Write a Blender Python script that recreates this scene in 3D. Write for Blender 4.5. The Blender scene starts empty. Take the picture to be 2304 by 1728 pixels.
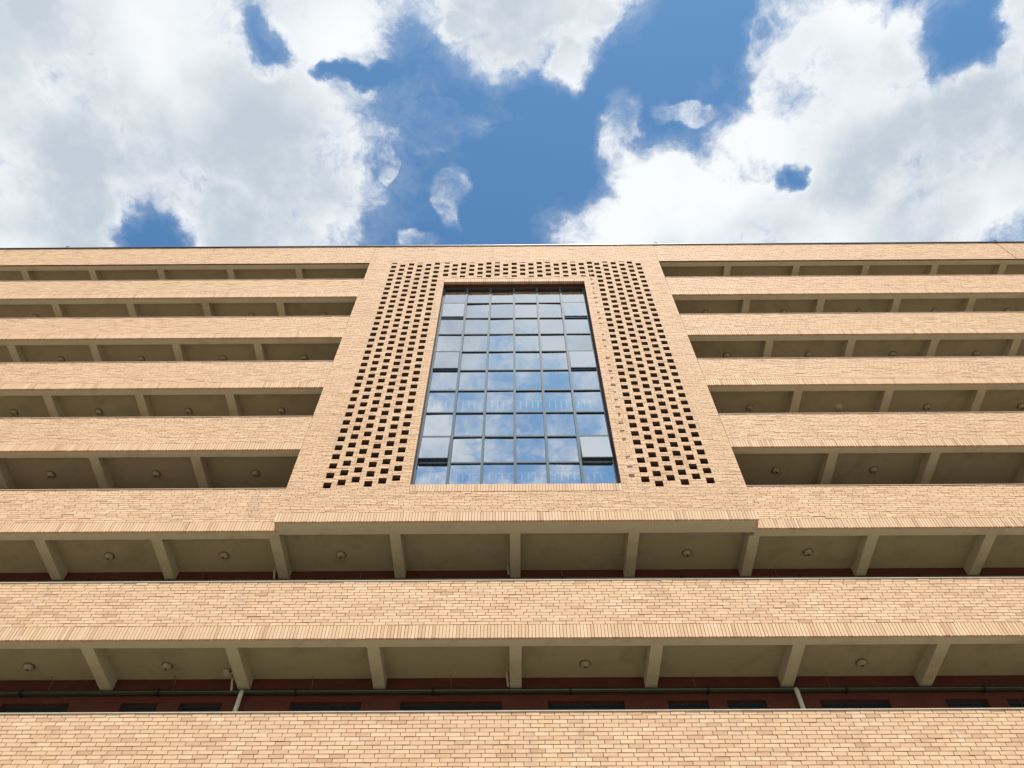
import bpy, math, random
import numpy as np
from mathutils import Matrix, Vector

rng = np.random.default_rng(7)
random.seed(7)
sc = bpy.context.scene
COL = sc.collection
R = math.radians

# ------------------------------------------------------------------ camera
GZ = 1.6                      # eye height above the pavement
DC = 11.8                     # distance eye to facade plane (y = 0)
FPX, PITCH, ROLL, YAW, CX = 1758.3, R(57.319), R(-0.1093), R(-0.2799), 0.0124
fw = np.array([math.sin(YAW) * math.cos(PITCH), math.cos(YAW) * math.cos(PITCH), math.sin(PITCH)])
rt = np.array([math.cos(YAW), -math.sin(YAW), 0.0])
up = np.cross(rt, fw)
rt2 = math.cos(ROLL) * rt + math.sin(ROLL) * up
up2 = -math.sin(ROLL) * rt + math.cos(ROLL) * up
cam_d = bpy.data.cameras.new('camera')
cam = bpy.data.objects.new('camera', cam_d)
COL.objects.link(cam)
M = Matrix.Identity(4)
for i in range(3):
    M[i][0], M[i][1], M[i][2] = rt2[i], up2[i], -fw[i]
M[0][3], M[1][3], M[2][3] = CX, -DC, GZ
cam.matrix_world = M
cam_d.sensor_width = 36.0
cam_d.lens = FPX / 2304 * 36
cam_d.clip_end = 5000
sc.camera = cam


def px_dir(px, py):
    d = fw + (px - 1152) / FPX * rt2 + (864 - py) / FPX * up2
    return d / np.linalg.norm(d)


def px_uv(px, py):            # direction -> point of a cloud sheet one unit overhead
    d = px_dir(px, py)
    return d[0] / d[2], d[1] / d[2]


# ------------------------------------------------------------------ light
SUN_EL, SUN_AZ = 70.0, 13.0    # azimuth to the right of straight behind the camera
sd = Vector((math.sin(R(SUN_AZ)) * math.cos(R(SUN_EL)), -math.cos(R(SUN_AZ)) * math.cos(R(SUN_EL)), math.sin(R(SUN_EL))))
sun_d = bpy.data.lights.new('sun', 'SUN')
sun_d.energy = 5.0
sun_d.angle = R(0.53)
sun_d.color = (1.0, 0.965, 0.91)
sun = bpy.data.objects.new('sun', sun_d)
COL.objects.link(sun)
sun.rotation_euler = (-sd).to_track_quat('-Z', 'Y').to_euler()
sun.location = (5, -30, 40)

sc.view_settings.view_transform = 'Standard'
sc.view_settings.look = 'None'
sc.view_settings.gamma = 1
sc.view_settings.use_curve_mapping = False
sc.view_settings.exposure = 0.80

# ------------------------------------------------------------------ sky
world = bpy.data.worlds.new('World')
sc.world = world
world.use_nodes = True
NT = world.node_tree
NT.nodes.clear()


def nd(t, **kw):
    n = NT.nodes.new(t)
    for k, v in kw.items():
        setattr(n, k, v)
    return n


def put(sock, v):
    if hasattr(v, 'is_output'):
        NT.links.new(v, sock)
    else:
        sock.default_value = v


def mth(op, a, b=None, c=None, clamp=False):
    n = nd('ShaderNodeMath', operation=op, use_clamp=clamp)
    put(n.inputs[0], a)
    if b is not None:
        put(n.inputs[1], b)
    if c is not None:
        put(n.inputs[2], c)
    return n.outputs[0]


def vmth(op, a, b=None, c=None):
    n = nd('ShaderNodeVectorMath', operation=op)
    put(n.inputs[0], a)
    if b is not None:
        put(n.inputs[1], b)
    if c is not None:
        put(n.inputs[2], c)
    return n.outputs['Value'] if op in ('LENGTH', 'DOT_PRODUCT') else n.outputs[0]


def sstep(x, a, b):
    n = nd('ShaderNodeMapRange', interpolation_type='SMOOTHSTEP')
    put(n.inputs[0], x)
    n.inputs[1].default_value = a
    n.inputs[2].default_value = b
    return n.outputs[0]


def fbm(vec, scale, detail, rough, lac=2.0):
    n = nd('ShaderNodeTexNoise', noise_dimensions='3D')
    put(n.inputs['Vector'], vec)
    n.inputs['Scale'].default_value = scale
    n.inputs['Detail'].default_value = detail
    n.inputs['Roughness'].default_value = rough
    n.inputs['Lacunarity'].default_value = lac
    return n.outputs['Fac'], n.outputs['Color']


sky = nd('ShaderNodeTexSky', sky_type='NISHITA')
sky.sun_disc = False
sky.sun_elevation = R(SUN_EL)
sky.sun_rotation = R(180 - SUN_AZ)
sky.altitude = 100
sky.air_density = 1.0
sky.dust_density = 0.4
sky.ozone_density = 1.0
tc = nd('ShaderNodeTexCoord')
sep = nd('ShaderNodeSeparateXYZ')
NT.links.new(tc.outputs['Generated'], sep.inputs[0])
zc = mth('MAXIMUM', sep.outputs[2], 0.06)
cmb = nd('ShaderNodeCombineXYZ')
put(cmb.inputs[0], mth('DIVIDE', sep.outputs[0], zc))
put(cmb.inputs[1], mth('DIVIDE', sep.outputs[1], zc))
P0 = cmb.outputs[0]
_, wc = fbm(P0, 11.0, 5, 0.6)
P1 = vmth('ADD', P0, vmth('MULTIPLY', vmth('SUBTRACT', wc, (0.5, 0.5, 0.5)), (0.09, 0.09, 0.0)))
K = 0.00057


def blob(cx, cy, rx, ry):
    u, v = px_uv(cx, cy)
    d = vmth('SUBTRACT', P1, (u, v, 0))
    d = vmth('MULTIPLY', d, (1 / (rx * K), 1 / (ry * K), 0))
    return mth('SUBTRACT', 1.0, vmth('LENGTH', d))


def union(L):
    f = None
    for b in L:
        w = b[4] if len(b) > 4 else None
        g = blob(*b[:4])
        if w is not None:
            g = mth('MINIMUM', g, w)
        f = g if f is None else mth('MAXIMUM', f, g)
    return f


clouds = [(180, 180, 620, 420), (560, 250, 300, 300), (720, 60, 170, 130), (650, 420, 190, 190), (100, 480, 330, 260),
          (560, 520, 250, 150),
          (1170, 0, 230, 110), (1130, 70, 130, 85), (1275, 140, 62, 62), (1020, 50, 50, 55), (1340, 20, 60, 40),
          (1430, 540, 200, 110), (1480, 430, 120, 110), (1640, 470, 240, 160), (1890, 300, 190, 250), (1860, 110, 130, 140),
          (2080, 360, 320, 240), (2240, 330, 210, 300), (2060, 120, 120, 130), (2300, 60, 90, 140), (1900, 520, 420, 200),
          (1400, 310, 45, 75, .12), (1540, 250, 70, 22, .06), (1720, 330, 130, 90), (1760, 200, 60, 90, .2), (1015, 430, 40, 40, .0), (1005, 475, 30, 45, .0), (985, 290, 90, 50, -.12),
          (885, 385, 22, 45, -.02), (930, 545, 45, 25, .02), (890, 40, 40, 60, -.06), (1740, 60, 50, 80, .1)]
holes = [(612, 122, 26, 30), (790, 172, 40, 10), (345, 545, 46, 30), (1785, 398, 14, 14), (2145, 85, 44, 40)]
F = union(clouds)
G = union(holes)
F = mth('MINIMUM', mth('MAXIMUM', F, -0.5), 0.50)
F = mth('SUBTRACT', F, mth('MULTIPLY', sstep(G, -2.3, 0.5), 0.74))
# the same broken cloud field goes on over the rest of the sky
cu, cv = px_uv(1152, 270)
rr = vmth('LENGTH', vmth('MULTIPLY', vmth('SUBTRACT', P0, (cu, cv, 0)), (0.72, 1.9, 0)))
nb, _ = fbm(vmth('ADD', P0, (1.7, 4.4, 0.0)), 1.9, 3, 0.5)
FB = mth('MULTIPLY', mth('SUBTRACT', nb, 0.42), 2.2)
FB = mth('MINIMUM', mth('MAXIMUM', FB, -0.5), 0.42)
tmix = sstep(rr, 0.62, 0.95)
F = mth('ADD', mth('MULTIPLY', F, mth('SUBTRACT', 1.0, tmix)), mth('MULTIPLY', FB, tmix))
n1, _ = fbm(P0, 7.5, 13, 0.62)
n2, _ = fbm(vmth('ADD', P1, (9.0, 2.0, 1.0)), 22.0, 8, 0.66)
dens = mth('ADD', F, mth('MULTIPLY', mth('SUBTRACT', n1, 0.5), 1.45))
dens = mth('ADD', dens, mth('MULTIPLY', mth('SUBTRACT', n2, 0.5), 0.95))
alpha = mth('ADD', mth('MULTIPLY', sstep(dens, -0.07, 0.42), 0.85), mth('MULTIPLY', sstep(dens, -0.40, 0.12), 0.15))
sh1, _ = fbm(vmth('ADD', P0, (0.0, 0.05, 4.0)), 4.2, 4, 0.45)
thick = sstep(mth('ADD', F, mth('MULTIPLY', mth('SUBTRACT', n1, 0.5), 1.3)), 0.08, 0.62)
grey = mth('MULTIPLY', thick, sstep(sh1, 0.36, 0.64))
tint = nd('ShaderNodeMix', data_type='RGBA')
put(tint.inputs[0], grey)
tint.inputs[6].default_value = (0.55, 0.565, 0.575, 1)
tint.inputs[7].default_value = (0.31, 0.355, 0.40, 1)
bg1 = nd('ShaderNodeBackground')
put(bg1.inputs[0], vmth('MULTIPLY', sky.outputs[0], (0.66, 1.02, 1.14)))   # clear, deep blue air
bg1.inputs[1].default_value = 0.08
bg2 = nd('ShaderNodeBackground')
NT.links.new(tint.outputs[2], bg2.inputs[0])
bg2.inputs[1].default_value = 1.0
msh = nd('ShaderNodeMixShader')
# thin out towards the horizon where the sheet is seen edge-on
put(msh.inputs[0], mth('MULTIPLY', alpha, sstep(sep.outputs[2], 0.02, 0.14)))
NT.links.new(bg1.outputs[0], msh.inputs[1])
NT.links.new(bg2.outputs[0], msh.inputs[2])
wo = nd('ShaderNodeOutputWorld')
NT.links.new(msh.outputs[0], wo.inputs[0])


# ------------------------------------------------------------------ materials
def new_mat(name):
    m = bpy.data.materials.new(name)
    m.use_nodes = True
    t = m.node_tree
    return m, t, t.nodes['Principled BSDF']


def ln(t, a, b):
    t.links.new(a, b)


def mixc(t, f, a, b, mode='MIX'):
    n = t.nodes.new('ShaderNodeMix')
    n.data_type = 'RGBA'
    n.blend_type = mode
    for s, v in ((0, f), (6, a), (7, b)):
        if hasattr(v, 'is_output'):
            t.links.new(v, n.inputs[s])
        else:
            n.inputs[s].default_value = v if s == 0 else (*v, 1)
    return n.outputs[2]


def noise(t, scale, detail=4, rough=0.55, vec=None, coord='Object'):
    n = t.nodes.new('ShaderNodeTexNoise')
    n.inputs['Scale'].default_value = scale
    n.inputs['Detail'].default_value = detail
    n.inputs['Roughness'].default_value = rough
    if vec is None:
        c = t.nodes.new('ShaderNodeNewGeometry')
        vec = c.outputs['Position']
    t.links.new(vec, n.inputs['Vector'])
    return n.outputs['Fac']


def rng_map(t, x, a, b, c=0.0, d=1.0):
    n = t.nodes.new('ShaderNodeMapRange')
    t.links.new(x, n.inputs[0])
    for i, v in enumerate((a, b, c, d)):
        n.inputs[i + 1].default_value = v
    return n.outputs[0]


def ramp(t, x, stops, interp='LINEAR'):
    n = t.nodes.new('ShaderNodeValToRGB')
    n.color_ramp.interpolation = interp
    e = n.color_ramp.elements
    while len(e) < len(stops):
        e.new(0.5)
    for i, (p, c) in enumerate(stops):
        e[i].position = p
        e[i].color = (*c, 1)
    t.links.new(x, n.inputs[0])
    return n.outputs[0]


def bump(t, b, h, strength, dist):
    n = t.nodes.new('ShaderNodeBump')
    n.inputs['Strength'].default_value = strength
    n.inputs['Distance'].default_value = dist
    t.links.new(h, n.inputs['Height'])
    t.links.new(n.outputs[0], b.inputs['Normal'])


def brick_mat(name, stops, rough=0.8):
    m, t, b = new_mat(name)
    g = t.nodes.new('ShaderNodeNewGeometry')
    oi = t.nodes.new('ShaderNodeObjectInfo')
    a = t.nodes.new('ShaderNodeMath'); a.operation = 'ADD'
    ln(t, g.outputs['Random Per Island'], a.inputs[0]); ln(t, oi.outputs['Random'], a.inputs[1])
    fr = t.nodes.new('ShaderNodeMath'); fr.operation = 'FRACT'
    ln(t, a.outputs[0], fr.inputs[0])
    c = ramp(t, fr.outputs[0], stops)
    # firing streaks inside a brick, and batches of bricks over the wall
    n1 = noise(t, 38, 3, 0.6)
    c = mixc(t, rng_map(t, n1, 0.35, 0.75, 0, 0.35), c, (0.54, 0.335, 0.19))
    n2 = noise(t, 0.55, 4, 0.6)
    c = mixc(t, rng_map(t, n2, 0.42, 0.72, 0, 0.45), c, (0.59, 0.375, 0.215))
    n3 = noise(t, 5.5, 5, 0.65)
    c = mixc(t, rng_map(t, n3, 0.55, 0.8, 0, 0.5), c, (0.49, 0.31, 0.18))
    # rain streaks and grime
    mp = t.nodes.new('ShaderNodeVectorMath'); mp.operation = 'MULTIPLY'
    ln(t, g.outputs['Position'], mp.inputs[0]); mp.inputs[1].default_value = (3.2, 3.2, 0.35)
    n4 = noise(t, 1.0, 5, 0.62, mp.outputs[0])
    c = mixc(t, rng_map(t, n4, 0.56, 0.80, 0, 0.5), c, (0.36, 0.25, 0.165))
    # lime bloom
    n5 = noise(t, 2.3, 7, 0.72)
    c = mixc(t, rng_map(t, n5, 0.60, 0.78, 0, 0.6), c, (0.72, 0.60, 0.46))
    ln(t, c, b.inputs['Base Color'])
    b.inputs['Roughness'].default_value = rough
    b.inputs['Specular IOR Level'].default_value = 0.3
    bump(t, b, noise(t, 160, 4, 0.7), 0.35, 0.004)
    return m


BUFF = [(0.0, (0.49, 0.285, 0.16)), (0.07, (0.56, 0.345, 0.20)), (0.25, (0.625, 0.405, 0.245)), (0.6, (0.655, 0.43, 0.262)),
        (0.88, (0.68, 0.455, 0.282)), (1.0, (0.72, 0.51, 0.335))]
M_brick = brick_mat('buff_brick', BUFF)


def plain(name, col, rough=0.7, var=0.15, scale=3.0, dark=None, metallic=0.0, bmp=0.15, bscale=60, spec=0.3, stain=None):
    m, t, b = new_mat(name)
    dark = dark or tuple(v * 0.6 for v in col)
    c = mixc(t, rng_map(t, noise(t, scale, 6, 0.6), 0.4, 0.75, 0, min(1, var * 3)), col, dark)
    if stain:
        c = mixc(t, rng_map(t, noise(t, 1.1, 8, 0.7), 0.52, 0.70, 0, 0.55), c, stain)
        c = mixc(t, rng_map(t, noise(t, 9.0, 6, 0.75), 0.60, 0.78, 0, 0.5), c, stain)
    ln(t, c, b.inputs['Base Color'])
    b.inputs['Roughness'].default_value = rough
    b.inputs['Metallic'].default_value = metallic
    b.inputs['Specular IOR Level'].default_value = spec
    if bmp:
        bump(t, b, noise(t, bscale, 4, 0.65), bmp, 0.004)
    return m


M_mortar = plain('mortar', (0.15, 0.095, 0.06), 0.95, 0.2, 9)
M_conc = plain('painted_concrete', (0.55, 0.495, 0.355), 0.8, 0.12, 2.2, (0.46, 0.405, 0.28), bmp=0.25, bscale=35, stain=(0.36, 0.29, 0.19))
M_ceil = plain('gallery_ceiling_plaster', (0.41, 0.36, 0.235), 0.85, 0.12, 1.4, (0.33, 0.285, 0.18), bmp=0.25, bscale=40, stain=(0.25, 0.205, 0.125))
M_cope = plain('coping_stone', (0.52, 0.43, 0.32), 0.7, 0.2, 5)
M_capb = plain('brick_coping', (0.50, 0.35, 0.25), 0.85, 0.2, 8)
M_flash = plain('dark_roof_flashing', (0.035, 0.028, 0.026), 0.5, 0.1, 4, metallic=0.3)
M_alu = plain('blue_grey_aluminium', (0.075, 0.105, 0.13), 0.6, 0.08, 6, bmp=0.0, spec=0.06)
M_sash = plain('dark_sash_aluminium', (0.03, 0.04, 0.05), 0.6, 0.08, 6, bmp=0.0, spec=0.06)
M_gask = plain('black_gasket', (0.012, 0.013, 0.015), 0.6, 0.05, 6, bmp=0)
M_steel = plain('handrail_steel', (0.33, 0.31, 0.27), 0.4, 0.2, 8, metallic=0.7, bmp=0.05)
M_pipew = plain('white_pvc_pipe', (0.72, 0.68, 0.58), 0.45, 0.15, 12, bmp=0.05)
M_pipeg = plain('green_painted_pipe', (0.03, 0.036, 0.02), 0.6, 0.25, 7, bmp=0.1)
M_lampd = plain('opal_lamp_glass', (0.40, 0.35, 0.24), 0.3, 0.15, 14, bmp=0.0)
M_lampp = plain('pale_lamp_glass', (0.55, 0.48, 0.35), 0.3, 0.1, 14, bmp=0.0)
M_lampb = plain('lamp_base_brown', (0.17, 0.13, 0.08), 0.5, 0.15, 14, bmp=0.0)
M_rail = plain('white_railing_paint', (0.82, 0.83, 0.84), 0.4, 0.05, 10, bmp=0.0)
M_hall = plain('stair_hall_plaster', (0.30, 0.33, 0.36), 0.8, 0.1, 2)
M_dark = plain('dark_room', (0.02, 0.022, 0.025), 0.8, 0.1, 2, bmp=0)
M_roof = plain('roof_screed', (0.3, 0.29, 0.27), 0.9, 0.2, 2)
M_device = plain('cream_plastic', (0.55, 0.47, 0.36), 0.5, 0.1, 10, bmp=0.0)
M_cable = plain('cable_sheath', (0.28, 0.17, 0.11), 0.6, 0.1, 10, bmp=0.0)


def tex_brick(name, c1, c2, mort, bw, rh):
    m, t, b = new_mat(name)
    g = t.nodes.new('ShaderNodeNewGeometry')
    s = t.nodes.new('ShaderNodeSeparateXYZ'); ln(t, g.outputs['Position'], s.inputs[0])
    cb = t.nodes.new('ShaderNodeCombineXYZ'); ln(t, s.outputs[0], cb.inputs[0]); ln(t, s.outputs[2], cb.inputs[1])
    n = t.nodes.new('ShaderNodeTexBrick')
    ln(t, cb.outputs[0], n.inputs['Vector'])
    n.inputs['Color1'].default_value = (*c1, 1); n.inputs['Color2'].default_value = (*c2, 1); n.inputs['Mortar'].default_value = (*mort, 1)
    n.inputs['Scale'].default_value = 1.0
    n.inputs['Mortar Size'].default_value = 0.005
    n.inputs['Brick Width'].default_value = bw
    n.inputs['Row Height'].default_value = rh
    c = mixc(t, rng_map(t, noise(t, 3, 5, 0.6), 0.4, 0.75, 0, 0.5), n.outputs['Color'], tuple(v * 0.5 for v in c1))
    ln(t, c, b.inputs['Base Color'])
    b.inputs['Roughness'].default_value = 0.85
    return m


M_red = tex_brick('red_gallery_brick', (0.125, 0.027, 0.013), (0.10, 0.02, 0.010), (0.08, 0.03, 0.017), 0.25, 0.07)
M_base = tex_brick('plain_buff_brickwork', (0.54, 0.34, 0.20), (0.47, 0.28, 0.16), (0.20, 0.125, 0.075), 0.25, 0.0765)

# coated reflective glazing
M_glass = bpy.data.materials.new('blue_reflective_glass')
M_glass.use_nodes = True
t = M_glass.node_tree
t.nodes.clear()
gl = t.nodes.new('ShaderNodeBsdfGlossy'); gl.inputs['Color'].default_value = (0.86, 0.92, 0.98, 1); gl.inputs['Roughness'].default_value = 0.012
tr = t.nodes.new('ShaderNodeBsdfTransparent'); tr.inputs['Color'].default_value = (0.86, 0.91, 0.95, 1)
mx = t.nodes.new('ShaderNodeMixShader')
fr = t.nodes.new('ShaderNodeFresnel'); fr.inputs['IOR'].default_value = 1.9
mr = t.nodes.new('ShaderNodeMapRange'); ln(t, fr.outputs[0], mr.inputs[0])
mr.inputs[1].default_value = 0.0; mr.inputs[2].default_value = 1.0; mr.inputs[3].default_value = 0.64; mr.inputs[4].default_value = 1.0
gb = t.nodes.new('ShaderNodeNewGeometry')
iv_ = t.nodes.new('ShaderNodeMath'); iv_.operation = 'SUBTRACT'; iv_.inputs[0].default_value = 1.0; ln(t, gb.outputs['Backfacing'], iv_.inputs[1])
fm = t.nodes.new('ShaderNodeMath'); fm.operation = 'MULTIPLY'; ln(t, mr.outputs[0], fm.inputs[0]); ln(t, iv_.outputs[0], fm.inputs[1])
ln(t, fm.outputs[0], mx.inputs[0]); ln(t, tr.outputs[0], mx.inputs[1]); ln(t, gl.outputs[0], mx.inputs[2])
bp = t.nodes.new('ShaderNodeBump'); bp.inputs['Strength'].default_value = 0.06; bp.inputs['Distance'].default_value = 0.02
ln(t, noise(t, 1.6, 2, 0.4), bp.inputs['Height']); ln(t, bp.outputs[0], gl.inputs['Normal'])
om = t.nodes.new('ShaderNodeOutputMaterial'); ln(t, mx.outputs[0], om.inputs[0])

# pavement
M_pave, t, b = new_mat('pavement_slabs')
n = t.nodes.new('ShaderNodeTexBrick')
g = t.nodes.new('ShaderNodeNewGeometry'); ln(t, g.outputs['Position'], n.inputs['Vector'])
n.inputs['Color1'].default_value = (0.155, 0.134, 0.096, 1); n.inputs['Color2'].default_value = (0.13, 0.114, 0.08, 1); n.inputs['Mortar'].default_value = (0.13, 0.115, 0.10, 1)
n.inputs['Scale'].default_value = 1.0; n.inputs['Mortar Size'].default_value = 0.008; n.inputs['Brick Width'].default_value = 0.6; n.inputs['Row Height'].default_value = 0.3
ln(t, mixc(t, rng_map(t, noise(t, 0.7, 6, 0.6), 0.4, 0.75, 0, 0.5), n.outputs['Color'], (0.085, 0.072, 0.052)), b.inputs['Base Color'])
b.inputs['Roughness'].default_value = 0.85


# ------------------------------------------------------------------ mesh helpers
QF = np.array([[0, 1, 5, 4], [1, 3, 7, 5], [3, 2, 6, 7], [2, 0, 4, 6], [4, 5, 7, 6], [1, 0, 2, 3]])[:, ::-1]
# vertex order: bit0 = x, bit1 = z, bit2 = y(back);  face 4 is the back


class MB:
    def __init__(s):
        s.v, s.f, s.n = [], [], 0

    def boxes(s, A, jit=0.0, back=True):
        """A: (N,6) x0,x1,y0,y1,z0,z1"""
        A = np.asarray(A, float).reshape(-1, 6)
        n = len(A)
        if n == 0:
            return s
        V = np.empty((n, 8, 3))
        for k in range(8):
            V[:, k, 0] = A[:, k & 1]
            V[:, k, 2] = A[:, 4 + ((k >> 1) & 1)]
            V[:, k, 1] = A[:, 2 + ((k >> 2) & 1)]
        if jit:
            V[:, :4] += rng.uniform(-jit, jit, (n, 4, 3))
        f = QF if back else QF[[0, 1, 2, 3, 5]]
        Fc = f[None] + (np.arange(n) * 8)[:, None, None] + s.n
        s.v.append(V.reshape(-1, 3)); s.f.append(Fc.reshape(-1, 4)); s.n += n * 8
        return s

    def box(s, x0, x1, y0, y1, z0, z1):
        return s.boxes([[x0, x1, y0, y1, z0, z1]])

    def raw(s, v, f):
        v = np.asarray(v, float)
        s.v.append(v)
        s.f.append([[i + s.n for i in q] for q in f])
        s.n += len(v)
        return s

    def tube(s, pts, r, seg=10):
        pts = [np.array(p, float) for p in pts]
        V = []
        for i, p in enumerate(pts):
            d = pts[min(i + 1, len(pts) - 1)] - pts[max(i - 1, 0)]
            d /= np.linalg.norm(d)
            a = np.cross(d, [0, 0, 1]) if abs(d[2]) < 0.9 else np.cross(d, [0, 1, 0])
            a /= np.linalg.norm(a)
            b_ = np.cross(d, a)
            for k in range(seg):
                w = 2 * math.pi * k / seg
                V.append(p + r * (math.cos(w) * a + math.sin(w) * b_))
        f = []
        for i in range(len(pts) - 1):
            for k in range(seg):
                f.append((i * seg + k, i * seg + (k + 1) % seg, (i + 1) * seg + (k + 1) % seg, (i + 1) * seg + k))
        f.append(tuple(range(seg))[::-1])
        f.append(tuple((len(pts) - 1) * seg + k for k in range(seg)))
        return s.raw(V, f)

    def mesh(s, name, mat, smooth=False):
        me = bpy.data.meshes.new(name)
        V = np.concatenate(s.v) if s.v else np.zeros((0, 3))
        faces = []
        arr = all(isinstance(q, np.ndarray) for q in s.f)
        if arr and s.f:
            Fq = np.concatenate(s.f)
            me.vertices.add(len(V)); me.vertices.foreach_set('co', V.ravel())
            me.loops.add(Fq.size); me.loops.foreach_set('vertex_index', Fq.ravel().astype(np.int32))
            me.polygons.add(len(Fq)); me.polygons.foreach_set('loop_start', (np.arange(len(Fq)) * 4).astype(np.int32))
            me.update(calc_edges=True); me.validate()
        else:
            for q in s.f:
                faces += [tuple(int(i) for i in p) for p in q]
            me.from_pydata([tuple(p) for p in V], [], faces)
            me.update()
        me.materials.append(mat)
        me.polygons.foreach_set('use_smooth', [bool(smooth)] * len(me.polygons))
        return me

    def build(s, name, mat, parent=None, kind=None, smooth=False):
        return link(name, s.mesh(name, mat, smooth), parent, kind)


def link(name, me, parent=None, kind=None, loc=None):
    o = bpy.data.objects.new(name, me)
    COL.objects.link(o)
    if parent is not None:
        o.parent = parent
    if kind:
        o['kind'] = kind
    if loc is not None:
        o.location = loc
    return o


def box_part(name, mat, parent, *b, label=None):
    o = MB().box(*b).build(name, mat, parent)
    if label:
        o['label'] = label
    return o


def tag(o, label, cat, group=None):
    o['label'] = label
    o['category'] = cat
    if group:
        o['group'] = group
    return o


# ------------------------------------------------------------------ ground
gm = bpy.data.meshes.new('ground')
gm.from_pydata([(-1500, -1500, 0), (1500, -1500, 0), (1500, 1500, 0), (-1500, 1500, 0)], [], [(0, 1, 2, 3)])
gm.materials.append(M_pave)
ground = link('ground', gm, None, 'structure')
ground['label'] = 'tan paving slabs in front of the brick building'

# ------------------------------------------------------------------ building
bld = bpy.data.objects.new('brick_building', None)
COL.objects.link(bld)
bld.location = (0, 0, GZ)
tag(bld, 'long buff brick building with stacked open galleries and a tall glazed central bay', 'building')

XE = 22.5            # half length that is built
BL, BR = -5.296, 5.385    # edges of the central bay
HCW = 0.0615        # course height of the upper wings
SET = 0.26           # lower galleries stand back from the upper ones
HB = 0.27            # depth of the ceiling beams below the plaster
TH = 0.235           # edge beam width


def split_run(a, b, off, L=0.25):
    """brick joints of one course between a and b on a lapped grid"""
    k0 = math.floor((a - off) / L) + 1
    cuts = [a]
    x = off + k0 * L
    while x < b - 1e-6:
        cuts.append(x + random.uniform(-0.006, 0.006))
        x += L
    cuts.append(b)
    if len(cuts) > 2 and cuts[1] - cuts[0] < 0.045:
        cuts.pop(1)
    if len(cuts) > 2 and cuts[-1] - cuts[-2] < 0.045:
        cuts.pop(-2)
    return cuts


J = 0.0053           # half a joint


def courses(runs, z0, z1, n, face, depth=0.05, bond=True, L=0.25):
    """runs(k) -> solid intervals of course k; returns brick boxes and mortar boxes"""
    h = (z1 - z0) / n
    br, mo = [], []
    for k in range(n):
        off = (0.125 if k % 2 else 0.0) + random.uniform(-0.02, 0.02) + (0.0625 if k % 5 == 3 else 0)
        for a, b in runs(k):
            cuts = split_run(a, b, off, L)
            wob = random.uniform(-0.0012, 0.0012)
            for p, q in zip(cuts[:-1], cuts[1:]):
                y = face + random.gauss(0, 0.0016)
                br.append((p + J, q - J, y, y + depth, z0 + k * h + J + wob, z0 + (k + 1) * h - J + wob))
            mo.append((a + 0.003, b - 0.003, face + 0.012, face + depth + 0.006, z0 + k * h, z0 + (k + 1) * h))
    return br, mo


def soldiers(x0, x1, z0, z1, face, depth=0.05, w=0.066):
    n = max(1, round((x1 - x0) / w))
    e = np.linspace(x0, x1, n + 1)
    out = []
    for i in range(n):
        y = face + random.gauss(0, 0.0018)
        out.append((e[i] + J * 0.9, e[i + 1] - J * 0.9, y, y + depth, z0 + random.uniform(-0.003, 0.003), z1 - J))
    return out


def parapet(x0, x1, z0, z1, face, nc, sold_h, soldier=True, coping=True, rail=False, singles=None, edge=TH, gaps=()):
    """one gallery parapet: mortar backing, bricks, soldier course, edge beam behind"""
    zs = z0 + sold_h if soldier else z0
    top = z1 - (0.02 if coping else 0.0)
    core = box_part('parapet_wall', M_mortar, bld, x0, x1, face + 0.012, face + 0.055, z0 + 0.004, top)
    cut = []
    xs = [x0] + [g for g in gaps if x0 < g < x1] + [x1]
    iv = [(a + (0.012 if i else 0), b - (0.012 if i < len(xs) - 2 else 0)) for i, (a, b) in enumerate(zip(xs[:-1], xs[1:]))]
    br, _ = courses(lambda k: iv, zs, top, nc, face)
    if singles is not None:
        br, one = singles(br)
    MB().boxes(br, 0.0014, back=False).build('brickwork', M_brick, core, 'stuff')
    if singles is not None:
        base = None
        for bx in one:
            L, H = bx[1] - bx[0], bx[5] - bx[4]
            o = MB().boxes([[-L / 2, L / 2, 0, bx[3] - bx[2], -H / 2, H / 2]], 0.0014).build('brick', M_brick, core)
            o.location = ((bx[0] + bx[1]) / 2, bx[2], (bx[4] + bx[5]) / 2)
    if soldier:
        MB().boxes(soldiers(x0, x1, z0 - 0.002, zs, face), 0.0012).build('soldier_course', M_brick, core, 'stuff')
    if coping:
        MB().box(x0, x1, face - 0.012, face + TH + 0.012, top, z1).build('coping', M_cope if rail else M_capb, core)
    if rail:
        MB().tube([(x0, face + 0.05, z1 + 0.02), (x1, face + 0.05, z1 + 0.02)], 0.007, 8).build('handrail', M_steel, core)
    # cast edge beam whose underside shows behind the brick facing, and the upstand above it
    box_part('edge_beam', M_conc, bld, x0, x1, face + 0.056, face + edge, z0 + 0.006, top - 0.002)
    return core


SOF = [26.756, 23.978, 21.159, 18.298, 15.462, 12.843, 9.888, 6.93, 4.1]      # undersides of the edge beams
TOP = [28.315, 25.365, 22.538, 19.724, 16.886, 14.279, 11.345, 8.33, 5.55]      # parapet tops
GAL = ['topmost gallery', 'second gallery down', 'third gallery down', 'fourth gallery down', 'fifth gallery down',
       'sixth gallery down', 'lowest gallery']

# upper wings, flush with the central bay
for i in range(5):
    for s, (xa, xb) in enumerate(((-XE, BL), (BR, XE))):
        h = TOP[i] - SOF[i]
        sh = 0.27
        nc = round((h - (0 if i == 0 else sh)) / HCW)
        parapet(xa, xb, SOF[i], TOP[i] - (0.05 if i == 0 else 0), 0.0, nc, sh, soldier=(i > 0), coping=(i > 0), gaps=(18.6,))
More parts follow.
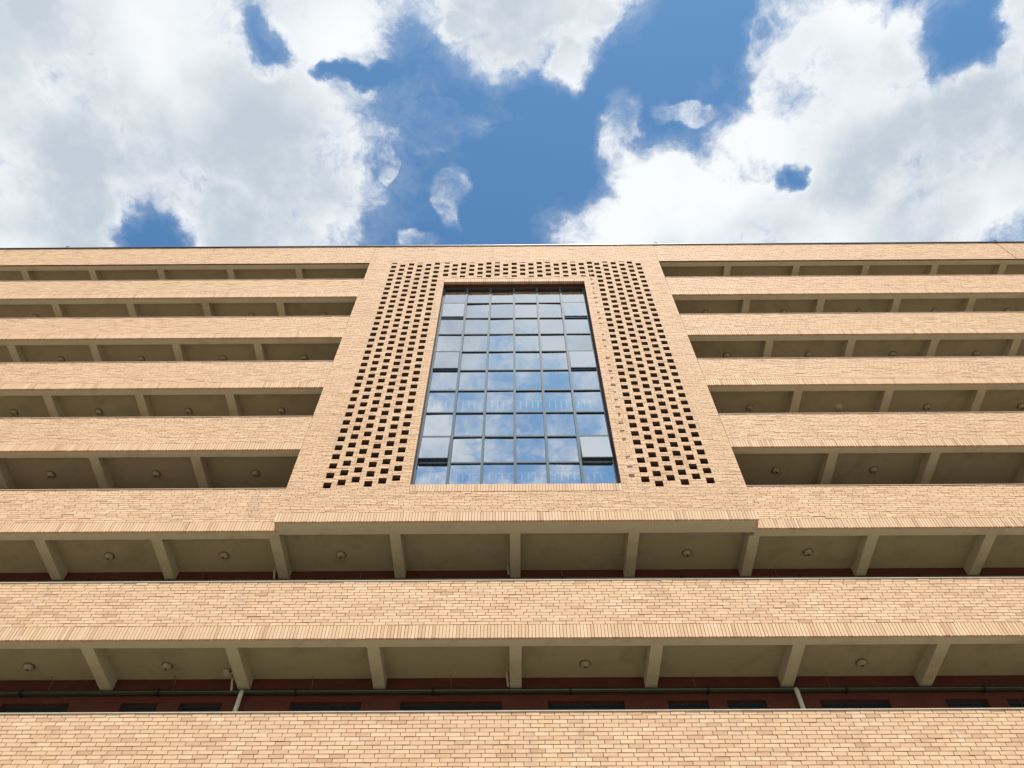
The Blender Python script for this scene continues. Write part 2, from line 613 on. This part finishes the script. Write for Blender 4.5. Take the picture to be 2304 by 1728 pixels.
# wings beside the foot of the bay and the two full-width parapets below, set back
parapet(-XE, BL + 0.05, SOF[5], TOP[5], SET, 16, 0.29, edge=0.26)
parapet(BR - 0.05, XE, SOF[5], TOP[5], SET, 16, 0.29, edge=0.26)
parapet(-XE, XE, SOF[6], TOP[6], SET, 15, 0.31, rail=True, edge=0.26)


def pick(br):
    # the bricks nearest the eye that the picture shows
    def key(b):
        return b[4]
    vis = [b for b in br if b[4] > 7.30 and abs((b[0] + b[1]) / 2) < 8.25]
    vis.sort(key=key)
    chosen = set(id(b) for b in vis[:300])
    return [b for b in br if id(b) not in chosen], vis[:300]


parapet(-XE, XE, SOF[7], TOP[7], SET, 14, 0.31, rail=True, singles=pick, edge=0.26)
# storeys below the picture
for i in (8,):
    c = box_part('parapet_wall', M_base, bld, -XE, XE, SET, SET + 0.055, SOF[i], TOP[i] - 0.03)
    MB().box(-XE, XE, SET - 0.012, SET + TH, TOP[i] - 0.03, TOP[i]).build('coping', M_cope, c)
    box_part('edge_beam', M_conc, bld, -XE, XE, SET + 0.056, SET + 0.26, SOF[i] + 0.006, TOP[i] - 0.032)
box_part('ground_floor_wall', M_base, bld, -XE, XE, SET + 2.2, SET + 2.5, -GZ, SOF[8] + 0.3)
for x in np.arange(-5, 5.1) * 4.2:
    box_part('column', M_base, bld, x - 0.25, x + 0.25, SET + 0.02, SET + 0.5, -GZ, SOF[8] + 0.005)

# ceilings, gallery back walls, beams
UP_BEAM = [7.98, 10.53, 13.12, 15.68, 18.2, 20.75]
LOW_BEAM = {5: [0.015, 2.665, 5.365, 8.02, 10.65, 13.3, 15.95, 18.6, 21.25], 6: [0.01, 2.725, 5.45, 8.22, 10.96, 13.7, 16.44, 19.2, 21.9],
            7: [0.01, 2.725, 5.45, 8.22, 10.96, 13.7, 16.44, 19.2, 21.9], 8: [0.01, 2.725, 5.45, 8.22, 10.96, 13.7, 16.44, 19.2, 21.9]}
BW = 0.118
for i in range(9):
    z = SOF[i]
    f0 = 0.0 if i < 5 else SET
    edge = f0 + (TH if i < 5 else 0.26)
    wall = f0 + 1.56
    spans = ((-XE, BL + 0.02), (BR - 0.02, XE)) if i < 5 else ((-XE, XE),)
    for xa, xb in spans:
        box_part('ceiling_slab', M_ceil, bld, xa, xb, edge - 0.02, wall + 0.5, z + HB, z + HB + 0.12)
        zl = SOF[i + 1] + HB + 0.12 if i < 8 else -GZ
        if i != 6:
            box_part('gallery_wall', M_red, bld, xa, xb, wall, wall + 0.24, zl, z + HB - 0.001)
    if i < 5:
        xs = [-x for x in UP_BEAM] + UP_BEAM
    else:
        xs = [-x for x in LOW_BEAM[i][1:]] + LOW_BEAM[i]
    for x in sorted(xs):
        fr_ = edge - 0.01 if not (i == 5 and abs(x) < 5.2) else 0.395
        box_part('ceiling_beam', M_conc, bld, x - BW, x + BW, fr_, wall + 0.004, z + 0.0085, z + HB + 0.001)
box_part('roof_slab', M_roof, bld, -XE, XE, TH, 12.0, TOP[0] - 0.95, TOP[0] - 0.75)
box_part('rear_wall', M_base, bld, -XE, XE, 12.0, 12.24, -GZ, TOP[0] - 0.3)
for x in (-XE, XE - 0.24):
    box_part('end_wall', M_base, bld, x, x + 0.24, 1.9, 11.99, -GZ, TOP[0] - 0.3)

# lowest visible gallery: wall with door and window heads
WX = [(-10.16, -8.81), (-7.79, -7.06), (-6.63, -5.79), (-4.45, -3.04), (-2.27, -0.26), (0.64, 2.15), (3.0, 3.8), (4.17, 4.94),
      (6.0, 7.37), (8.47, 9.31), (9.68, 11.0), (-12.6, -11.2)]
WX.sort()
zt, zb_, yw = 9.622, SOF[7] + HB + 0.12, SET + 1.56
gw = MB()
gw.box(-XE, XE, yw, yw + 0.24, zt, SOF[6] + HB - 0.001)
xp = -XE
for a, b in WX:
    gw.box(xp, a, yw, yw + 0.24, zb_, zt)
    xp = b
gw.box(xp, XE, yw, yw + 0.24, zb_, zt)
gwall = gw.build('gallery_wall', M_red, bld)
gwall['label'] = 'dark red brick wall behind the lowest gallery with door and window heads'
for a, b in WX:
    wz = zb_ if b - a < 1 else zb_ + 0.9
    w = MB()
    for q in ((a, b, zt - 0.05, zt), (a, a + 0.05, wz, zt - 0.05), (b - 0.05, b, wz, zt - 0.05), (a + 0.05, b - 0.05, wz, wz + 0.05)):
        w.box(q[0], q[1], yw + 0.10, yw + 0.16, q[2], q[3])
    wo_ = w.build('gallery_window', M_sash, gwall)
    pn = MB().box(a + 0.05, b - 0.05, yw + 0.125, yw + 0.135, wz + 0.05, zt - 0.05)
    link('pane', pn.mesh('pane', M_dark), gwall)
    if wz > zb_ + 0.1:
        MB().box(a, b, yw + 0.001, yw + 0.239, zb_, wz).build('window_apron', M_red, gwall)
# red wall runs behind the glass
for i in (5, 6):
    pz = SOF[i] - 0.085
    MB().tube([(-XE, SET + 1.50, pz), (XE, SET + 1.50, pz)], 0.05, 10).build('drain_pipe', M_pipeg, bld, smooth=True)
    for x in np.arange(-4, 5) * 2.74 + 1.1:
        box_part('pipe_clamp', M_flash, bld, x - 0.02, x + 0.02, SET + 1.44, SET + 1.56, pz - 0.058, pz + 0.058)
for x in (-5.44, 5.575):
    MB().tube([(x, SET + 1.46, 9.80), (x, SET + 1.44, 9.70), (x, SET + 1.44, zb_)], 0.045, 12).build('downpipe', M_pipew, bld, smooth=True)
# short outlets hanging beside the beams
for x, z in ((-5.60, 13.0), (-0.16, 13.1), (-0.165, 10.10), (-5.68, 9.97)):
    MB().tube([(x, SET + 1.38, z + 0.10), (x, SET + 1.40, z), (x + 0.015, SET + 1.46, z - 0.12), (x + 0.02, SET + 1.5, z - 0.2)], 0.026, 8).build('outlet_pipe', M_device, bld, smooth=True)
for x, z, s in ((-9.4, 10.14, 6), (-6.9, 10.14, 6), (-4.1, 10.14, 6), (-1.3, 10.14, 6), (3.6, 10.14, 6), (6.3, 10.14, 6), (-7.3, 13.05, 5), (-3.6, 13.05, 5), (6.1, 13.05, 5), (1.1, 13.05, 5)):
    MB().tube([(x, SET + 1.42, z), (x, SET + 1.55, z - 0.02), (x + 0.01, SET + 1.55, z - 0.3)], 0.007, 6).build('wall_cable', M_cable, bld)
# small camera on its bracket beside a beam
cb = MB().box(-5.86, -5.74, SET + 1.20, SET + 1.34, 10.06, 10.12)
cb.tube([(-5.80, SET + 1.30, 10.10), (-5.80, SET + 1.42, 10.15)], 0.014, 8)
cb.tube([(-5.74, SET + 1.28, 10.09), (-5.58, SET + 1.28, 10.09)], 0.012, 8)
cb.build('bracket', M_device, bld)

# ------------------------------------------------------------------ central bay
HC = 0.362 / 7
Z0 = 13.96 - 16 * HC
ZB = SOF[5]                                           # underside of the bay
WL, WR, WB, WT = -2.425, 2.495, 14.083, 25.073        # glazed opening
lcol = [-4.362 + 0.3165 * j for j in range(6)]
rcol = [3.077 + 0.303 * j for j in range(6)]
tcol = [-2.42 + 0.3075 * j for j in range(18)]
HW = 0.091
cols = [(c, (0, 2, 4, 1, 3, 5)[j], 13.96, 26.70) for j, c in enumerate(lcol)]
cols += [(c, (3 - 3 * j) % 7, 13.96, 26.70) for j, c in enumerate(rcol)]
cols += [(c, (0, 2, 4, 1, 3, 5)[j % 6], 25.40, 26.70) for j, c in enumerate(tcol)]
niche_col = 2.775


def bay_runs(k):
    za = Z0 + k * HC
    zm = za + HC / 2
    ex = []
    if WB - 0.26 < zm < WT + 0.25:
        ex.append((WL, WR) if zm > WB and zm < WT else (WL - 0.0, WR + 0.0))
    kk = round((za - 13.96) / HC)
    if kk >= 0:
        for c, off, zlo, zhi in cols:
            if zlo - 0.01 < za < zhi and (kk - off) % 7 < 4 and kk - (kk - off) % 7 >= -1:
                ex.append((c - HW, c + HW))
    ex.sort()
    out, x = [], BL
    for a, b in ex:
        if a > x:
            out.append((x, a))
        x = max(x, b)
    if x < BR:
        out.append((x, BR))
    return out


ncb = int(round((TOP[0] - 0.05 - Z0) / HC))
br, mo = courses(bay_runs, Z0, Z0 + ncb * HC, ncb, 0.0, depth=0.105)
bay = MB().boxes(mo).build('pierced_brick_wall', M_mortar, bld)
bay['label'] = 'pierced brick frame of the central bay with a grid of open header holes'
MB().boxes(br, 0.0014).build('brickwork', M_brick, bay, 'stuff')
sold = soldiers(BL, BR, ZB - 0.002, Z0, 0.0, 0.05)
sold += soldiers(WL, WR, WB - 0.255, WB, 0.0, 0.235)
sold += soldiers(WL - 0.0, WR, WT, WT + 0.245, 0.0, 0.10)
MB().boxes(sold, 0.0012).build('soldier_course', M_brick, bay, 'stuff')
box_part('mortar_backing', M_mortar, bay, BL, BR, 0.012, 0.055, ZB + 0.004, Z0)
box_part('mortar_backing', M_mortar, bay, WL, WR, 0.012, 0.20, WB - 0.25, WB - 0.012)
box_part('lintel', M_mortar, bay, WL, WR, 0.012, 0.10, WT + 0.006, WT + 0.24)
# a column of bricked-up niches beside the window
nich = []
for q in range(34):
    z = 14.30 + q * 7 * HC
    if z < 26.2 and random.random() < 0.8:
        w = random.uniform(0.03, 0.07)
        nich.append((niche_col - w, niche_col + w, -0.004, 0.03, z, z + random.uniform(0.05, 0.12)))
M_niche = plain('dark_header_face', (0.15, 0.09, 0.055), 0.9, 0.2, 20)
MB().boxes(nich, 0.004).build('dark_header', M_niche, bay, 'stuff')
# the bay's floor, sides and inner shell
box_part('edge_beam', M_conc, bld, BL + 0.05, BR - 0.05, 0.056, 0.40, ZB + 0.006, 13.90)
for x0, x1 in ((BL, BL + 0.05), (BR - 0.05, BR)):
    box_part('side_cladding', M_brick, bld, x0, x1, 0.106, SET + 0.02, ZB, TOP[0] - 0.1)
for x0, x1 in ((BL + 0.05, BL + 0.25), (BR - 0.25, BR - 0.05)):
    box_part('side_wall', M_red, bld, x0, x1, 0.106, 3.4, 13.3, TOP[0] - 0.8)
for x0, x1 in ((WL - 0.20, WL - 0.004), (WR + 0.004, WR + 0.20)):
    box_part('window_jamb', M_red, bld, x0, x1, 0.108, 0.36, WB, WT + 0.3)
box_part('hall_wall', M_red, bld, BL + 0.25, WL - 0.2, 0.62, 0.80, 13.3, 27.4)
box_part('hall_wall', M_red, bld, WR + 0.2, BR - 0.25, 0.62, 0.80, 13.3, 27.4)
box_part('hall_wall', M_red, bld, WL - 0.2, WR + 0.2, 0.62, 0.80, WT + 0.25, 27.4)
box_part('hall_wall', M_hall, bld, WL - 0.3, WR + 0.3, 3.4, 3.6, 13.3, 27.4)
box_part('hall_ceiling', M_red, bld, WL - 0.2, WR + 0.2, 0.104, 3.4, WT + 0.242, WT + 0.36)
box_part('window_head', M_red, bld, WL, WR, 0.10, 0.36, WT + 0.003, WT + 0.24)
for x0, x1 in ((WL - 0.3, WL - 0.2), (WR + 0.2, WR + 0.3)):
    box_part('hall_wall', M_hall, bld, x0, x1, 0.8, 3.4, 13.3, 27.4)
for z in (14.66, 18.03, 21.4, 24.3):
    box_part('stair_landing', M_hall, bld, WL - 0.2, WR + 0.2, 0.66, 2.2, z - 0.22, z)
box_part('hall_floor', M_hall, bld, WL - 0.2, WR + 0.2, 0.37, 3.4, 13.6, 13.9)

# ------------------------------------------------------------------ curtain wall glazing
YG = 0.26
glz = box_part('glazing_frame', M_alu, bld, WL, WR, YG - 0.03, YG + 0.05, WB, WB + 0.05)
glz['label'] = 'blue reflective glazing of the central bay, six panes wide and ten tall'
for b_ in ((WL, WL + 0.055, WB + 0.05, WT), (WR - 0.055, WR, WB + 0.05, WT), (WL + 0.055, WR - 0.055, WT - 0.05, WT)):
    MB().box(b_[0], b_[1], YG - 0.03, YG + 0.05, b_[2], b_[3]).build('frame_edge', M_alu, glz)
mull = [WL + 0.02, -1.598, -0.787, 0.027, 0.826, 1.645, WR - 0.02]
tran = [15.172 + 1.0885 * k for k in range(9)]
tz = [WB + 0.02] + tran + [WT - 0.02]
for x in mull[1:-1]:
    MB().box(x - 0.034, x + 0.034, YG - 0.055, YG + 0.05, WB + 0.05, WT - 0.05).build('mullion', M_alu, glz)
for c in range(6):
    for z in tran:
        xa, xb = mull[c] + 0.034, mull[c + 1] - 0.034
        MB().box(xa, xb, YG - 0.035, YG + 0.045, z - 0.025, z + 0.025).build('transom', M_alu, glz)
        MB().box(xa, xb, YG - 0.006, YG + 0.03, z - 0.047, z - 0.0255).build('gasket', M_gask, glz)
OPEN = {8: 1.4, 5: 1.9, 1: 6.0}
for c in range(6):
    for r in range(10):
        xa, xb = mull[c] + 0.036, mull[c + 1] - 0.036
        za, zb = tz[r] + 0.03, tz[r + 1] - 0.05
        if c in (0, 5) and r in OPEN:
            ang = R(OPEN[r])
            W, H = xb - xa, zb - za
            fr_ = MB()
            t_ = 0.042
            for q in ((0, W, -H, -H + t_), (0, W, -t_, 0), (0, t_, -H + t_, -t_), (W - t_, W, -H + t_, -t_)):
                fr_.box(q[0], q[1], -0.010, 0.03, q[2], q[3])
            o = fr_.build('casement_sash', M_sash, glz)
            o.location = (xa, YG - 0.02, zb + 0.012)
            o.rotation_euler = (-ang, 0, 0)
            p = MB().box(t_ * 0.35, W - t_ * 0.35, -0.016, -0.0105, -H + t_ * 0.5, -t_ * 0.35).build('pane', M_glass, glz)
            p.location = o.location
            p.rotation_euler = (-ang, 0, 0)
            continue
        W, H = xb - xa, zb - za
        p = MB().box(-W / 2, W / 2, -0.004, 0.004, -H / 2, H / 2).build('pane', M_glass, glz)
        p.location = ((xa + xb) / 2, YG + 0.004, (za + zb) / 2)
        p.rotation_euler = (R(random.gauss(0, 0.35)), 0, R(random.gauss(0, 0.35)))
# balustrades of the stair landings behind the glass
for z0 in (14.66, 18.03):
    rb = MB().tube([(WL + 0.05, 1.02, z0 + 1.03), (WR - 0.05, 1.02, z0 + 1.03)], 0.03, 8).build('balustrade', M_rail, bld)
    rb['label'] = 'white stair railing seen through the glass'
    for k in range(29):
        x = WL + 0.1 + k * (WR - WL - 0.2) / 28
        MB().tube([(x, 1.02, z0), (x, 1.02, z0 + 1.01)], 0.024, 6).build('baluster', M_rail, rb)

# ------------------------------------------------------------------ roof edge
re = box_part('roof_flashing', M_flash, bld, -XE, XE, -0.035, TH + 0.03, TOP[0] - 0.048, TOP[0])
MB().tube([(-XE, 0.02, TOP[0] + 0.014), (XE, 0.02, TOP[0] + 0.014)], 0.01, 6).build('lightning_conductor', M_flash, re)
for x in np.arange(-20, 21, 2.5):
    MB().box(x - 0.02, x + 0.02, 0.0, 0.04, TOP[0], TOP[0] + 0.03).build('conductor_clip', M_flash, re)
for x in (-17.3, 5.47, 18.58):
    MB().tube([(x, -0.03, TOP[0] - 0.01), (x + 0.02, -0.05, TOP[0] + 0.07), (x + 0.1, -0.02, TOP[0] + 0.10), (x + 0.16, 0.0, TOP[0])], 0.012, 6).build('bracket', M_flash, re)

# ------------------------------------------------------------------ ceiling lamps
LAMPS = {6: [-9.75, -6.98, 1.4, 6.93], 5: [-9.39, -6.73, -4.02, 3.99, 6.78], 4: [-11.95, -9.23, -6.67, 6.74, 9.25],
         3: [-14.42, -11.97, -9.38, -6.7, 6.79, 9.35, 11.89, 14.59], 2: [-14.42, -11.87, -9.25, -6.67, 6.78, 9.37, 12.06, 14.7],
         1: [-16.66, -9.12, -6.6, 6.7, 9.41, 12.02, 14.65, 17.17]}


def lathe(prof, seg=24):
    V, f = [], []
    for r_, z in prof:
        for k in range(seg):
            w = 2 * math.pi * k / seg
            V.append((r_ * math.cos(w), r_ * math.sin(w), z))
    for i in range(len(prof) - 1):
        for k in range(seg):
            f.append((i * seg + k, i * seg + (k + 1) % seg, (i + 1) * seg + (k + 1) % seg, (i + 1) * seg + k))
    f.append(tuple(range(seg)))
    f.append(tuple((len(prof) - 1) * seg + k for k in range(seg))[::-1])
    return MB().raw(V, f)


dome = lathe([(0.098, -0.02), (0.1, -0.03), (0.094, -0.052), (0.078, -0.072), (0.052, -0.086), (0.02, -0.092)]).mesh('dome', M_lampd, True)
dome_p = lathe([(0.098, -0.02), (0.1, -0.03), (0.094, -0.052), (0.078, -0.072), (0.052, -0.086), (0.02, -0.092)]).mesh('dome', M_lampp, True)
basem = lathe([(0.112, 0.0), (0.116, -0.008), (0.114, -0.02), (0.104, -0.027), (0.09, -0.028)]).mesh('base', M_lampb, True)
basep = lathe([(0.112, 0.0), (0.116, -0.008), (0.114, -0.02), (0.104, -0.027), (0.09, -0.028)]).mesh('base', M_lampp, True)
NTH = ['first', 'second', 'third', 'fourth', 'fifth', 'sixth']
for r in sorted(LAMPS):
    for x in LAMPS[r]:
        o = bpy.data.objects.new('ceiling_lamp', None)
        COL.objects.link(o)
        f0 = 0.0 if r < 5 else SET
        o.location = (x, f0 + (0.97 if r in (3, 4) else 0.9 if r == 2 else 0.85 if r == 1 else 1.01 if r == 5 else 1.11), GZ + SOF[r] + HB + 0.0005)
        o.rotation_euler = (0, 0, random.uniform(0, 6))
        pale = (r == 3 and abs(x - 9.35) < 0.1)
        link('base', basep if pale else basem, o)
        d = link('dome', dome_p if pale else dome, o)
        side = 'left' if x < 0 else 'right'
        if r < 5:
            n_ = int(round((abs(x) - 6.68) / 2.6))
            where = f'{NTH[n_]} bay {side} of the window'
        else:
            n_ = int((abs(x)) / 2.7)
            where = f'{NTH[n_]} bay {side} of centre beam'
        kind_ = 'pale round ceiling lamp' if pale else 'round brown ceiling lamp'
        tag(o, f'{kind_} in the {GAL[r]}, {where}', 'ceiling lamp', 'dome lamps on the gallery ceilings')
